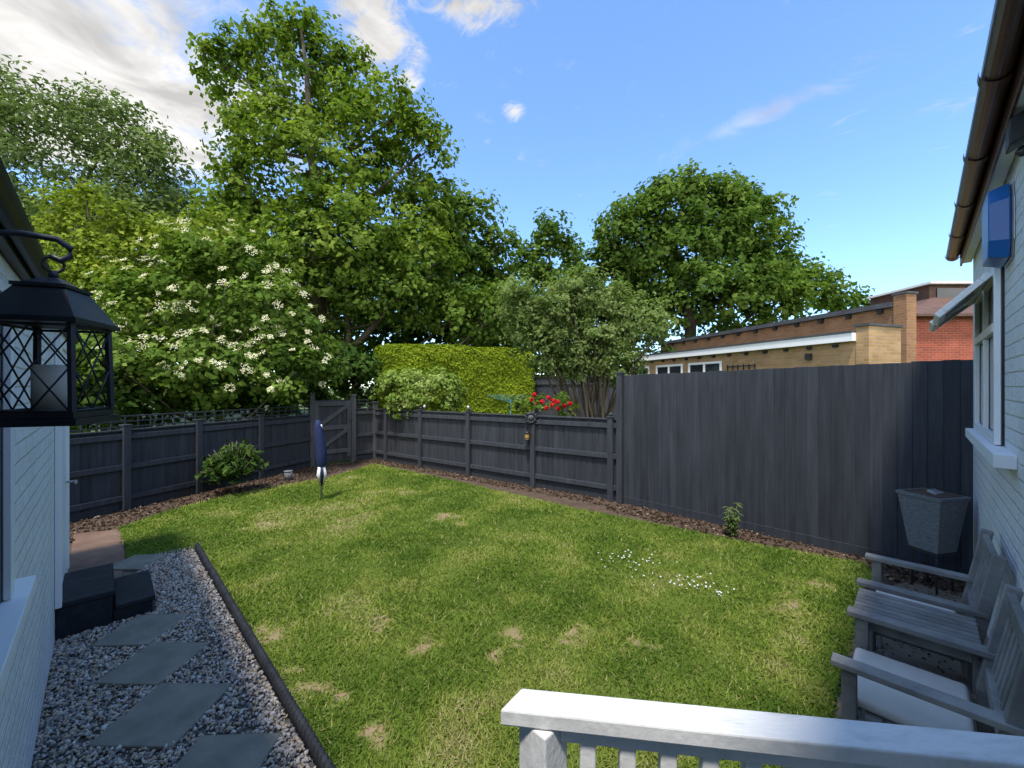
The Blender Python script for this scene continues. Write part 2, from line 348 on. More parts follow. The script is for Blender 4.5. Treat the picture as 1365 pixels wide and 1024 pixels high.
# ------------------------------------------------------------ stones
t_=(1+5**.5)/2
ico=unit(np.array([(-1,t_,0),(1,t_,0),(-1,-t_,0),(1,-t_,0),(0,-1,t_),(0,1,t_),(0,-1,-t_),(0,1,-t_),(t_,0,-1),(t_,0,1),(-t_,0,-1),(-t_,0,1)],float))
icf=np.array([(0,11,5),(0,5,1),(0,1,7),(0,7,10),(0,10,11),(1,5,9),(5,11,4),(11,10,2),(10,7,6),(7,1,8),(3,9,4),(3,4,2),(3,2,6),(3,6,8),(3,8,9),(4,9,5),(2,4,11),(6,2,10),(8,6,7),(9,8,1)])
def stones(name,C,r,mat,flat=.6,parent=None):
    n=len(C); Q=R.normal(size=(n,4)); Q/=np.linalg.norm(Q,axis=1,keepdims=True); w,x_,y_,z_=Q.T
    Rm=np.stack([1-2*(y_*y_+z_*z_),2*(x_*y_-z_*w),2*(x_*z_+y_*w),2*(x_*y_+z_*w),1-2*(x_*x_+z_*z_),2*(y_*z_-x_*w),2*(x_*z_-y_*w),2*(y_*z_+x_*w),1-2*(x_*x_+y_*y_)],1).reshape(n,3,3)
    sc=np.stack([np.ones(n),.6+.4*R.rand(n),flat*(.6+.5*R.rand(n))],1)*r[:,None]
    base=ico[None]*(1+.18*R.normal(size=(n,12,1)))*sc[:,None,:]
    V=np.einsum('nij,nkj->nki',Rm,base)+C[:,None,:]
    Fc=(icf[None]+12*np.arange(n)[:,None,None]).reshape(-1,3)
    return npmesh(name,V.reshape(-1,3),Fc,mat,np.repeat(R.rand(n),12),parent=parent)
slabs=[(182,752,.17),(190,843,.19),(207,887,.2),(221,955,.215),(285,1035,.2),(160,768,.12)]
n=24000; s_=R.uniform(-.24,.70,n); n_=R.uniform(1.4,5.75,n)
xy=np.stack([(s_-n_)*q,(s_+n_)*q],1)
keep=np.ones(n,bool); sb=B()
for i,(px,py,hw) in enumerate(slabs):
    g=G(px,py); keep&=~((abs(xy[:,0]-g[0])<hw*.93)&(abs(xy[:,1]-g[1])<hw*.93))
    if i<5:
        ca=.04*math.sin(i*2.); sb.box((g[0],g[1],.016),(hw,hw*ca,0),(-hw*ca,hw,0),(0,0,.012))
keep&=~((n_>5.2)&(s_<.12))
keep&=~((s_<.3)&(n_>4.3)&(n_<5.05))
xy=xy[keep]; ne=len(xy)
rr=.006+.010*R.rand(ne)**1.5
stones('gravel_path',np.stack([xy[:,0],xy[:,1],.008+.012*R.rand(ne)],1),rr,stonem)
sb.obj('stepping_stones',[slab_m],.004)
def strip(p0,p1,w0,w1,dn):
    p0=np.array(p0);p1=np.array(p1);d=p1-p0;L=np.linalg.norm(d);d/=L;nn=np.array([d[1],-d[0]])
    c=int(L*(w1-w0)*dn); t=R.rand(c)*L; w=R.uniform(w0,w1,c); return p0+d*t[:,None]+nn*w[:,None]
Z=np.concatenate([strip(TF0,TF1,0,.5,900),strip(C_,LF1,0,.36,700),strip(A3,Bk,0,1.0,620),strip(Bk,C_,0,.35,600)])
kk=~inpoly(Z[:,0],Z[:,1],lawn)&~inpoly(Z[:,0],Z[:,1],gpath); Z=Z[kk]
stones('soil_clods',np.stack([Z[:,0],Z[:,1],.002+.012*R.rand(len(Z))],1),.007+.020*R.rand(len(Z))**2.2,clodm,.5)
c=1200; s_=R.uniform(.8,5.2,c); n_=R.uniform(-.3,.38,c)
stones('patio_debris',np.stack([(s_-n_)*q,(s_+n_)*q,np.full(c,.008)],1),.004+.006*R.rand(c),clodm,.5)

b=B()
nn=1.2
while nn<5.66:
    b.tube([W(.725,nn,-.01),W(.735,nn+.02,.03),W(.74,nn+.045,.055)],[.02,.024,.017],6); nn+=.042
b.tube([W(.735,1.2,.02),W(.735,5.66,.02)],.022,8)
b.obj('lawn_edging',[edge_m])

# ------------------------------------------------------------ fences
def fence(name,p0,p1,h0,h1,bw,rails,posts,ph=.06,rail_off=.03,extra=None,cap=True,pw=.045,tilt=.07,finial=False):
    b=B(); p0=np.array([p0[0],p0[1],0.]);p1=np.array([p1[0],p1[1],0.]);d=p1-p0;L=np.linalg.norm(d);d/=L
    m=np.array([d[1],-d[0],0.])
    if np.dot(m,-p0)<0: m=-m
    nb=int(L/bw); w=L/nb
    for i in range(nb):
        t=(i+.5)*w; h=h0+(h1-h0)*t/L+R.normal()*.003
        a=tilt+R.normal()*.012; dx=d*math.cos(a)+m*math.sin(a); mx=m*math.cos(a)-d*math.sin(a)
        b.box(p0+d*t+np.array([0,0,(h+.05)/2]),dx*(w/2+.004),mx*.006,(0,0,(h-.05)/2))
    b.box(p0+d*L/2+np.array([0,0,.05]),d*L/2,m*.012,(0,0,.06))
    for z in rails:
        b.bar(p0+m*rail_off+np.array([0,0,z*h0]),p1+m*rail_off+np.array([0,0,z*h1]),.04,.075,rnd=.95)
    if cap: b.bar(p0+m*.01+np.array([0,0,h0+.012]),p1+m*.01+np.array([0,0,h1+.012]),.07,.022,rnd=.95)
    for t in posts:
        h=h0+(h1-h0)*t+ph; c=p0+d*L*t+m*.035
        b.box(c+np.array([0,0,h/2]),d*pw,m*pw,(0,0,h/2),rnd=.85)
        b.box(c+np.array([0,0,h+.008]),d*(pw+.012),m*(pw+.012),(0,0,.009),rnd=.9)
        if finial: b.tube([c+np.array([0,0,h+e]) for e in (.017,.025,.045,.065,.078)],[.015,.028,.036,.026,.006],10)
    if extra: extra(b,p0,p1,d,m,L)
    return b.obj(name,[fence_m,white_m,yel_m,iron_m],.0025)
def tpx(A,Bp,px):
    k=(px-682)/F; return (k*A[1]-A[0])/((Bp[0]-A[0])-k*(Bp[1]-A[1]))
fence('wooden_fence',TF0,TF1,1.965,2.05,.105,[],[.0],.03,cap=False,tilt=.08)
lp=[tpx(C_,LF1,p) for p in (516,562,626,712,815)]
fence('wooden_fence',C_,LF1,1.22,1.27,.105,[.93,.55,.16],lp,.04,.03,finial=True)
def trel(b,p0,p1,d,m,L):
    n=int(L/.16)
    for i in range(n+1):
        c=p0+d*min(L,i*.16)+m*.01; b.box(c+np.array([0,0,1.27]),d*.010,m*.006,(0,0,.10))
    for z in (1.21,1.29,1.365):
        b.bar(p0+m*.024+np.array([0,0,z]),p1+m*.024+np.array([0,0,z]),.01,.02)
A2=np.array(A_)+(np.array(A_)-np.array(Bk))*.45
fence('wooden_fence',A2,Bk,1.15,1.15,.11,[.93,.55,.16],[.12,tpx(A2,Bk,165),tpx(A2,Bk,262),tpx(A2,Bk,345)],.08,.03,trel)
b=B(); p0=np.array([*Bk,0.]);p1=np.array([*C_,0.]);d=p1-p0;L=np.linalg.norm(d);d/=L;m=np.array([d[1],-d[0],0.])
if np.dot(m,-p0)<0:m=-m
gt=tpx(Bk,C_,470)*L
for t,h in ((.0,1.62),(gt,1.58),(L,1.4)):
    b.box(p0+d*t+m*.02+np.array([0,0,h/2]),d*.05,m*.05,(0,0,h/2)); b.box(p0+d*t+m*.02+np.array([0,0,h+.01]),d*.065,m*.065,(0,0,.012))
nb=int((gt-.1)/.1)
for i in range(nb):
    t=.05+(i+.5)*(gt-.1)/nb; b.box(p0+d*t+np.array([0,0,.78]),d*(gt-.1)/nb*.49,m*.008,(0,0,.7+.006*R.rand()),4)
for z in (.3,.85,1.40): b.bar(p0+d*.06+m*.03+np.array([0,0,z]),p0+d*(gt-.06)+m*.03+np.array([0,0,z]),.04,.1)
b.bar(p0+d*.1+m*.03+np.array([0,0,.33]),p0+d*(gt-.1)+m*.03+np.array([0,0,.82]),.035,.09)
b.bar(p0+d*(gt-.1)+m*.03+np.array([0,0,1.37]),p0+d*.1+m*.03+np.array([0,0,.88]),.035,.09)
for t in (.1,gt-.1): b.box(p0+d*t+m*.035+np.array([0,0,.80]),d*.045,m*.014,(0,0,.66))
b.tube([p0+d*(gt-.1)+m*.07+np.array([0,0,1.0]),p0+d*(gt-.02)+m*.07+np.array([0,0,1.0])],.012,6,3)
b.obj('garden_gate',[M('gate_paint',(.055,.06,.068),(.095,.102,.115),3,.7,.5,(6,6,.5),attr='rnd'),white_m,yel_m,iron_m,fence_m],.003)
pg=p0+d*gt
def trel2(b,p0,p1,d,m,L):
    for i in range(int(L/.12)+1): b.box(p0+d*i*.12+np.array([0,0,1.38]),d*.009,m*.006,(0,0,.10))
    for z in (1.31,1.39,1.47): b.bar(p0+m*.014+np.array([0,0,z]),p1+m*.014+np.array([0,0,z]),.01,.02)
fence('wooden_fence',pg[:2],C_,1.25,1.25,.1,[.93,.5,.16],[],.05,.03,trel2)
fence('wooden_fence',P(690,520,14)[:2],P(900,520,12.2)[:2],2.1,2.1,.12,[.9],[0,.3,.6,1])

# ------------------------------------------------------------ right white house
b=B()
b.wb(-1.5,5.66,-3.5,-.34,-.01,3.0,0)
b.wb(-1.5,5.72,-.335,-.275,2.955,3.005,1); b.wb(-1.5,5.72,-.274,-.26,2.93,3.06,2)
r0=[W(-1.6,-.22,3.09),W(5.78,-.22,3.09),W(5.78,-3.6,5.0),W(-1.6,-3.6,5.0)]
r1=[v+np.array([0,0,.05]) for v in r0]
b.add(r0+r1,[(0,1,2,3),(7,6,5,4),(0,4,5,1),(1,5,6,2),(2,6,7,3),(3,7,4,0)],3)
def win(b,s0,s1,z0,z1,n=-.34,mul=()):
    b.wb(s0,s1,n+.001,n+.012,z0,z1,4)
    f=.055
    for a_,c_ in ((s0,s0+f),(s1-f,s1)): b.wb(a_,c_,n+.013,n+.04,z0,z1,1)
    b.wb(s0+f,s1-f,n+.013,n+.04,z0,z0+f,1); b.wb(s0+f,s1-f,n+.013,n+.04,z1-f,z1,1)
    for mm in mul: b.wb(mm-.03,mm+.03,n+.013,n+.038,z0+f,z1-f,1)
win(b,3.65,4.9,1.46,2.5,mul=(4.27,))
b.wb(3.2,5.05,-.339,-.26,1.385,1.455,1)
b.wb(3.71,4.84,-.3265,-.297,2.12,2.175,1)
for s0,s1 in ((3.72,4.25),(4.3,4.86)):
    an=math.radians(48 if s0>4 else 44)
    out=np.array([*(W(0,1)[:2]*math.sin(an)),-math.cos(an)]); cr_=np.cross(unit(W(1,0)),out)
    for (o0,o1) in ((0,.045),(.27,.315)):
        b.box(W((s0+s1)/2,-.29,2.47)+out*(o0+o1)/2,W((s1-s0)/2,0),out*(o1-o0)/2,cr_*.018,1)
    for sc_ in (s0+.022,s1-.022):
        b.box(W(sc_,-.29,2.47)+out*.1575,W(.022,0),out*.112,cr_*.017,1)
    b.box(W((s0+s1)/2,-.29,2.47)+out*.1575,W((s1-s0)/2-.045,0),out*.112,cr_*.004,4)
b.obj('white_brick_house',[wbrick,white_m,brown_m,tile_m,glass_m],.003)
b=B(); pts=[];segs=10; GC=-.215
for s in (-1.5,5.72):
    for k in range(segs+1):
        a_=math.pi*k/segs; pts.append(W(s,GC+.045*math.cos(a_),3.05-.055*math.sin(a_)))
    for k in range(segs+1):
        a_=math.pi*(segs-k)/segs; pts.append(W(s,GC+.039*math.cos(a_),3.05-.048*math.sin(a_)))
m_=2*(segs+1)
b.add(pts,[(i,(i+1)%m_,m_+(i+1)%m_,m_+i) for i in range(m_)]+[tuple(range(m_)),tuple(range(m_,2*m_))],0,None,False)
for s in (5.69,4.9,4.1,3.3,2.5,1.7):
    for k in range(segs):
        a0=math.pi*k/segs;a1=math.pi*(k+1)/segs; r_a=.053
        A1=[W(s+e,GC+r_a*math.cos(a_),3.052-(r_a+.01)*math.sin(a_)) for e in (-.035,.035) for a_ in (a0,a1)]
        b.add([A1[0],A1[1],A1[3],A1[2]],[(0,1,2,3)])
b.obj('roof_gutter',[brown_m])
b=B()
prof=[(-.14,2.61),(.14,2.61),(.18,2.70),(.18,2.92),(.14,3.01),(-.14,3.01),(-.18,2.92),(-.18,2.70)]
def alarm(n0,n1,k,mi):
    vs=[W(3.45+p[0]*k,n0,2.66+(p[1]-2.81)*k) for p in prof]+[W(3.45+p[0]*k*.9,n1,2.66+(p[1]-2.81)*k*.9) for p in prof]
    b.add(vs,[tuple(range(8)),tuple(range(8,16))[::-1]]+[(i,(i+1)%8,8+(i+1)%8,8+i) for i in range(8)],mi)
alarm(-.338,-.325,1.0,1); alarm(-.325,-.25,.97,0)
b.tube([W(3.63,-.30,2.66),W(3.77,-.30,2.66)],.018,8,1)
b.obj('burglar_alarm',[blue_m,metal_m],.006,None,2)
b=B(); b.box(W(2.72,-.285,2.87),W(.055,0,0),W(0,.026,-.014),(0,0,.055)); b.wb(2.69,2.75,-.339,-.315,2.83,2.90); b.tube([W(2.72,-.315,2.80),W(2.72,-.29,2.77)],.02,8)
b.obj('security_light',[iron_m],.006)

# ------------------------------------------------------------ left white building
b=B()
b.wb(-3.2,-.24,-.34,5.97,-.01,2.24,0)
b.wb(-3.3,-.21,-.3,6.03,2.243,2.305,1)
b.tube([W(-.18,-.2,2.275),W(-.18,6.05,2.275)],.03,8,1)
b.wb(-.26,-.17,.3,2.26,1.08,1.12,2)
b.wb(-.242,-.20,.3,2.22,.98,1.078,2)
b.wb(-.239,-.225,.45,2.1,1.125,2.1,3)
for a_,c_ in ((.45,.51),(2.04,2.1),(1.25,1.31)): b.wb(-.224,-.205,a_,c_,1.125,2.1,2)
b.wb(-.239,-.222,4.32,5.12,.27,2.1,2); b.wb(-.238,-.205,4.25,4.32,.25,2.15,2); b.wb(-.238,-.205,5.12,5.19,.25,2.15,2); b.wb(-.238,-.205,4.32,5.12,2.08,2.15,2)
b.tube([W(-.22,5.05,1.0),W(-.16,5.05,1.0),W(-.16,4.94,1.0)],.01,8,4)
b.obj('white_brick_outbuilding',[wbrick,iron_m,white_m,glass_m,metal_m],.003)
b=B()
b.wb(-.235,.05,4.3,4.95,0,.225,0); b.wb(-.237,.062,4.29,4.96,.227,.27,0)
b.wb(.052,.28,4.32,4.93,0,.10,0); b.wb(.064,.295,4.31,4.94,.102,.14,0)
b.obj('door_steps',[step_m],.008,None,2)

# ------------------------------------------------------------ wall lantern
b=B(); c=W(-.075,1.31); ang=math.radians(45+64)
def LQ(u,v,z):
    return np.array([c[0]+u*math.cos(ang)-v*math.sin(ang),c[1]+u*math.sin(ang)+v*math.cos(ang),z])
hw0,hw1=.066,.062
b.frust(c,.078,.078,1.720,1.734,ang); b.frust(c,.070,.070,1.735,1.747,ang)
for su in (-1,1):
    for sv in (-1,1):
        b.bar(LQ(su*hw0,sv*hw0,1.747),LQ(su*hw1,sv*hw1,1.93),.009,.009,(1,0,0))
for fc in range(4):
    def FP(t,z):
        hw=.065
        return {0:LQ(t,-hw,z),1:LQ(t,hw,z),2:LQ(-hw,t,z),3:LQ(hw,t,z)}[fc]
    w_=.06; z0,z1=1.75,1.925
    for (t0,za,t1,zb2) in [(-w_,z0,w_,z1),(-w_,z1,w_,z0),(-w_,(z0+z1)/2,0,z1),(0,z1,w_,(z0+z1)/2),(-w_,(z0+z1)/2,0,z0),(0,z0,w_,(z0+z1)/2)]:
        b.tube([FP(t0,za),FP(t1,zb2)],.0018,5)
    b.tube([FP(-w_,z0),FP(w_,z0)],.003,5); b.tube([FP(-w_,z1),FP(w_,z1)],.003,5)
b.frust(c,.078,.078,1.93,1.94,ang); b.frust(c,.074,.040,1.94,2.005,ang); b.frust(c,.044,.044,2.005,2.012,ang); b.frust(c,.036,.012,2.012,2.03,ang)
b.tube([(c[0],c[1],2.03),(c[0],c[1],2.045)],.008)
ring=[np.array([c[0],c[1],2.06])+.016*np.array([math.cos(t)*q,math.cos(t)*q,math.sin(t)]) for t in np.linspace(0,2*math.pi,13)]
b.tube(ring,.003,6)
arm=[W(-.235,1.31,2.085),W(-.19,1.31,2.10),W(-.12,1.31,2.115),W(-.07,1.31,2.115),W(-.05,1.31,2.10),W(-.05,1.31,2.082),W(-.065,1.31,2.070),W(-.08,1.31,2.078)]
b.tube(arm,.0065,8)
b.tube([W(-.235,1.31,1.98),W(-.20,1.31,2.06),W(-.15,1.31,2.105)],.005,8)
b.wb(-.239,-.228,1.285,1.335,1.94,2.13,0)
b.tube([(c[0],c[1],1.748),(c[0],c[1],1.845)],.032,20,1)
b.obj('wall_lantern',[iron_m,candle_m])

# ------------------------------------------------------------ deck and railing
b=B()
pL=np.array([-.0,.85,1.135]); pR=np.array([1.24,.69,1.135]); d=unit(pR-pL); m=np.array([-d[1],d[0],0])
b.add([(.021,.882,1.117),(-.024,.822,1.117),(1.225,.655,1.117),(1.27,.72,1.117),(.021,.882,1.15),(-.024,.822,1.15),(1.225,.655,1.15),(1.27,.72,1.15)],[(0,1,2,3),(4,7,6,5),(0,4,5,1),(1,5,6,2),(2,6,7,3),(3,7,4,0)])
def rp(t): return np.array([0.0,.852,0])+d*t
b.box(rp(.065)+np.array([0,0,.67]),W(.036,0),W(0,.036),(0,0,.445))
b.bar(rp(.1)+np.array([0,0,1.10]),rp(1.2)+np.array([0,0,1.10]),.035,.033)
t=.155
while t<1.2:
    b.box(rp(t)+np.array([0,0,.71]),d*.016,m*.014,(0,0,.375)); t+=.078
b.bar(rp(.1)+np.array([0,0,.33]),rp(1.2)+np.array([0,0,.33]),.04,.05)
b.obj('white_railing',[railw_m],.004,None,2)
b=B()
for i in range(9):
    y0=-.6+i*.16
    b.box((.35,y0,.20),(.85 if y0>0 else .5,0,0),(0,.077,0),(0,0,.014))
for xx in (-.2,.9): b.box((xx,.1,.09),(.04,0,0),(0,.6,0),(0,0,.09))
b.obj('timber_deck',[wdeck],.003)

# ------------------------------------------------------------ garden seats
def chair(s0,s1):
    b=B() 
    for s in (s0+.025,s1-.025):
        b.wb(s-.024,s+.024,.19,.24,0,.60,0)
        b.bar(W(s,-.20,0),W(s,-.20,.45),.045,.05,tuple(W(0,1)),0); b.bar(W(s,-.20,.44),W(s,-.285,.93),.045,.05,tuple(W(0,1)),0)
        b.wb(s-.036,s+.036,-.25,.275,.602,.628,0)
        b.wb(s-.014,s+.014,-.18,.19,.33,.40,0); b.wb(s-.014,s+.014,-.18,.19,.12,.16,0)
    a,c=s0+.05,s1-.05
    b.wb(a,c,.20,.23,.32,.40,0)
    for i in range(6):
        n0=-.16+i*.068; b.wb(a-.02,c+.02,n0,n0+.055,.402,.42,0)
    for z in (.52,.87):
        o=-.285+(.93-z)/.49*.085; b.bar(W(a,o,z),W(c,o,z),.028,.085,(0,0,1),0)
    k=7
    for i in range(k):
        s=a+(i+.5)*(c-a)/k; b.bar(W(s,-.212,.5),W(s,-.278,.85),.035,.014,tuple(W(0,1)),0)
    ob=b.obj('garden_chair',[grey_wood],.004,None,2)
    cb=B(); cb.wb(s0+.06,s1-.06,-.15,.24,.423,.462,0)
    cb.obj('cushion',[cush_m],.018,ob,3)
    return ob
chair(3.22,3.80); chair(2.22,2.81)
b=B()
for i in range(7):
    s=2.835+i*.051; b.wb(s,s+.042,-.2,.26,.585,.603,0)
b.wb(2.83,3.19,.215,.24,.50,.583,0); b.wb(2.83,3.19,-.2,-.175,.50,.583,0)
for s in (2.85,3.17):
    for n in (-.19,.215): b.wb(s-.02,s+.02,n-.02,n+.02,0,.583,0)
    b.wb(s-.012,s+.012,-.17,.195,.52,.58,0)
for i in range(6):
    n0=-.18+i*.066; b.wb(2.84,3.18,n0,n0+.05,.25,.265,0)
b.obj('garden_table',[grey_wood],.004,None,2)

b=B(); c=W(5.2,-.07)
ya=math.radians(12)
b.frust(c,.108,.160,.36,.82,ya,0); b.frust(c,.168,.172,.82,.85,ya,0)
b.frust(c,.145,.145,.8505,.854,ya,2)
for k in range(4):
    a_=ya+math.pi/4+k*math.pi/2; r_=.13
    b.tube([(c[0]+r_*math.cos(a_),c[1]+r_*math.sin(a_),.0),(c[0]+r_*.95*math.cos(a_),c[1]+r_*.95*math.sin(a_),.37)],.009,6,1)
b.frust(c,.112,.112,.335,.358,ya,1)
b.box((c[0]+.0,c[1]-.03,.868),(.045,.01,.0),(-.01,.03,.01),(0,0,.012),3)
b.obj('garden_planter',[plant_m,iron_m,soil_m,metal_m],.004)

# rotary clothes line under cover
b=B(); g=G(428,668)
b.tube([(g[0],g[1],0),(g[0],g[1],1.2)],.016,10,1)
pts=[];rad=[]
for i in range(13):
    t=i/12.; z=.50+.77*t; pts.append((g[0]+.012*math.sin(t*5)-.045*t,g[1],z)); rad.append([.05,.065,.078,.078,.085,.078,.08,.074,.074,.068,.064,.05,.03][i])
b.tube(pts,rad,14,0)
for i in range(16):
    a_=i/16*6.28; r1_=.06+.02*R.rand(); b.tube([(g[0]+.045*math.cos(a_),g[1]+.045*math.sin(a_),.56),(g[0]+r1_*math.cos(a_),g[1]+r1_*math.sin(a_),.42),(g[0]+.03*math.cos(a_),g[1]+.03*math.sin(a_),.24+.08*R.rand())],[.012,.017,.008],5,[2,0,3,2][i%4])
b.obj('rotary_clothes_line',[navy_m,metal_m,white_m,iron_m])
teal=M('teal_plastic',(.05,.17,.17),(.07,.21,.20),4,.5,0)
b=B(); c=P(680,530,9.6); b.tube([(c[0],c[1],0),(c[0],c[1],1.5)],.02,8)
for k in range(4):
    a_=k*math.pi/2+.5; e=np.array([c[0]+.6*math.cos(a_),c[1]+.6*math.sin(a_),1.60]); b.tube([(c[0],c[1],1.4),e],.008,6)
for j in range(1,5):
    r_=j*.14; ring=[(c[0]+r_*math.cos(k*math.pi/2+.5),c[1]+r_*math.sin(k*math.pi/2+.5),1.4+.33*r_) for k in (0,1,2,3,0)]; b.tube(ring,.003,4)
b.obj('rotary_airer',[teal])
fpt=lambda px:(np.array([*C_,0])+ (np.array([*LF1,0])-np.array([*C_,0]))*tpx(C_,LF1,px))
b=B(); c=fpt(709)+np.array([-.03,-.11,1.24])
for k in range(11):
    a_=k/11*6.28; b.tube([c+.06*np.array([math.cos(a_),0,math.sin(a_)]),c+.125*np.array([math.cos(a_),0,math.sin(a_)])],[.022,.012],6)
ring=[c+.085*np.array([math.cos(t),0,math.sin(t)]) for t in np.linspace(0,6.283,17)]; b.tube(ring,.018,6); b.tube([c+np.array([0,.02,0]),c+np.array([0,-.02,0])],.055,14,1)
b.obj('fence_ornament',[iron_m,dark_m])
b=B(); c=fpt(704)+np.array([-.03,-.13,.90])
b.tube([c+np.array([0,0,.25]),c+np.array([0,0,.08])],.005,5); b.tube([c+np.array([0,0,.10]),c+np.array([0,0,.06])],[.02,.06],10); b.tube([c+np.array([0,0,.06]),c-np.array([0,0,.04])],.042,10,1); b.tube([c-np.array([0,0,.04]),c-np.array([0,0,.06])],.052,10)
b.obj('hanging_lantern',[iron_m,yel_m])
for px_,dz in ((624,1.38),(566,1.36)):
    b=B(); c=fpt(px_)+np.array([0,-.05,dz]); b.tube([c-np.array([0,0,.05]),c-np.array([0,0,.02]),c+np.array([0,0,.01]),c+np.array([0,0,.035])],[.015,.034,.034,.012],10)
    b.obj('solar_light',[metal_m])
b=B(); c=G(384,640); b.tube([(c[0],c[1],0),(c[0],c[1],.16)],[.06,.075],12); b.tube([(c[0],c[1],.162),(c[0],c[1],.18)],.08,12)
b.obj('plant_pot',[plant_m])

# ------------------------------------------------------------ buildings beyond the fence
e0=np.array([7.35,8.72]); e1=np.array([4.8,16.5]); u=unit(e1-e0); pv=np.array([u[1],-u[0]])
b=B()
b.prism([e0,e0+pv*.95,e1+pv*3.5,e1],0,2.76,0)
b.prism([e0-pv*.14,e0+pv*.3,e1+pv*3.5+u*.14,e1-pv*.14+u*.14],2.765,2.94,1)
b.prism([e0-pv*.16,e0+pv*.3,e1+pv*3.5+u*.16,e1-pv*.16+u*.16],2.945,2.985,2)
b.prism([e0-u*.24-pv*.02,e0-u*.24+pv*1.0,e0+pv*1.0-u*.002,e0-pv*.02-u*.002],0,3.06,0)
b.prism([e0-u*.27-pv*.05,e0-u*.27+pv*1.03,e0+pv*1.03+u*.03,e0-pv*.05+u*.03],3.063,3.11,2)
def wallwin(b,t,w,z0,z1,off=.0):
    c=e0+(e1-e0)*t-pv*(.012+off)
    b.box((*c,(z0+z1)/2),(*(u*w/2),0),(*(pv*.01),0),(0,0,(z1-z0)/2),3)
    for s_ in (-1,0,1): b.box((*(c+u*s_*w/2-pv*.02),(z0+z1)/2),(*(u*.035),0),(*(pv*.012),0),(0,0,(z1-z0)/2),1)
    for z in (z0,z1): b.box((*(c-pv*.02),z),(*(u*(w/2+.036)),0),(*(pv*.013),0),(0,0,.035),1)
for t,w in ((.22,.6),(.52,1.3),(.72,1.3),(.93,1.2)): wallwin(b,t,w,1.5,2.52 if t>.4 else 2.1)
for t in np.linspace(.05,.97,14):
    c=e0+(e1-e0)*t-pv*.03; b.box((*c,2.70),(*(u*.05),0),(*(pv*.03),0),(0,0,.03),4)
c=e0+(e1-e0)*.12-pv*.06; b.box((*c,2.5),(*(u*.05),0),(*(pv*.06),0),(0,0,.07),4)
for k in range(6):
    c=e0+(e1-e0)*(.30+.022*k)-pv*.03; b.box((*c,2.1),(*(u*.012),0),(*(pv*.008),0),(0,0,.32),4)
for k in range(4):
    c=e0+(e1-e0)*.355-pv*.047; b.box((*c,1.95+.14*k),(*(u*.47),0),(*(pv*.006),0),(0,0,.012),4)
m0=np.array([10.25,10.95]); m1=np.array([7.7,21.2]); um=unit(m1-m0); pm=np.array([um[1],-um[0]])
b.prism([m0,m0+pm*.4,m1+pm*5,m1],0,3.92,5)
b.prism([m0-pm*.12+um*.02,m0+pm*.4+um*.02,m1+pm*5,m1-pm*.12],3.925,4.06,2)
b.prism([m0-um*.3-pm*.05,m0-um*.3+pm*.30,m0+pm*.30,m0-pm*.05],0,4.22,5)
b.prism([m0-um*.33-pm*.08,m0-um*.33+pm*.33,m0+pm*.33+um*.03,m0-pm*.08+um*.03],4.222,4.28,2)
for t in np.linspace(.03,.9,12):
    c=m0+(m1-m0)*t-pm*.05; b.box((*c,3.85),(*(um*.06),0),(*(pm*.05),0),(0,0,.05),4)
b.obj('brick_flat_roof_building',[tanbrick,white_m,dark_m,glass_m,iron_m,tanbrick2])
b=B()
b.prism([(12.55,13),(22,13),(22,21),(12.55,21)],0,4.05,0)
b.add([(12.3,12.75,4.06),(22.3,12.75,4.06),(22.3,21.2,4.06),(12.3,21.2,4.06),(18.5,17,6.15),(22.3,17,6.15)],[(0,1,5,4),(0,4,3),(3,4,5,2),(0,3,2,1),(1,2,5)],1)
b.prism([(14.9,14.6),(17.3,14.6),(17.3,17),(14.9,17)],4.3,5.42,3)
b.prism([(14.75,14.4),(17.5,14.4),(17.5,17),(14.75,17)],5.425,5.50,2)
b.box((16.1,14.58,4.98),(.95,0,0),(0,.015,0),(0,0,.32),4)
b.prism([(12.4,12.7),(22,12.7),(22,12.8),(12.4,12.8)],3.98,4.06,1)
b.obj('red_brick_house',[redbrick,tile_m,white_m,tile_m,glass_m])
# ------------------------------------------------------------ trees
T=[(375,66,50,48),(322,110,56,46),(425,118,74,60),(500,165,64,56),(350,182,56,64),(560,205,44,50),(440,240,105,80),(562,285,48,55),(335,265,52,60),(450,340,110,80),(560,360,55,70),(400,34,18,20),(298,88,28,26),(535,150,24,20),(470,95,22,22)]
tree('sycamore_tree',P(430,515,15)[:2],[lobe(a,b_,15+R.uniform(-.8,.8),c,d_) for a,b_,c,d_ in T],.19,42,.58,1.65,g1,bark_m,.34,11)
T=[(60,165,85,50),(150,175,62,46),(205,220,42,42),(90,235,120,75),(-60,180,110,80),(195,270,75,50),(30,305,110,80),(-90,280,100,90),(150,310,90,60)]
tree('ash_tree',P(60,515,16.5)[:2],[lobe(a,b_,16.5+R.uniform(-.8,.8),c,d_) for a,b_,c,d_ in T],.22,36,.75,1.5,g2,bark_m,.3,12,wr=.42,droop=.3,twig=4)
T=[(440,310,60,48),(480,370,55,60),(430,400,70,55),(530,400,65,50),(610,420,55,40),(330,330,70,60),(660,420,45,45),(330,440,90,60),(420,470,60,60)]
tree('maple_tree',P(470,515,15)[:2],[lobe(a,b_,14.6+R.uniform(-.4,.4),c,d_,50) for a,b_,c,d_ in T],.18,36,.5,2.1,g4,bark_m,.16,13)
T=[(625,305,42,46),(615,370,65,60),(655,345,34,46),(585,320,40,60),(650,430,70,50),(605,278,26,24)]
tree('lime_tree',P(620,515,18)[:2],[lobe(a,b_,18+R.uniform(-.8,.8),c,d_) for a,b_,c,d_ in T],.22,38,.62,1.6,g6,bark_m,.28,14)
T=[(733,316,28,26),(738,345,36,36),(703,358,24,30),(745,385,50,40)]
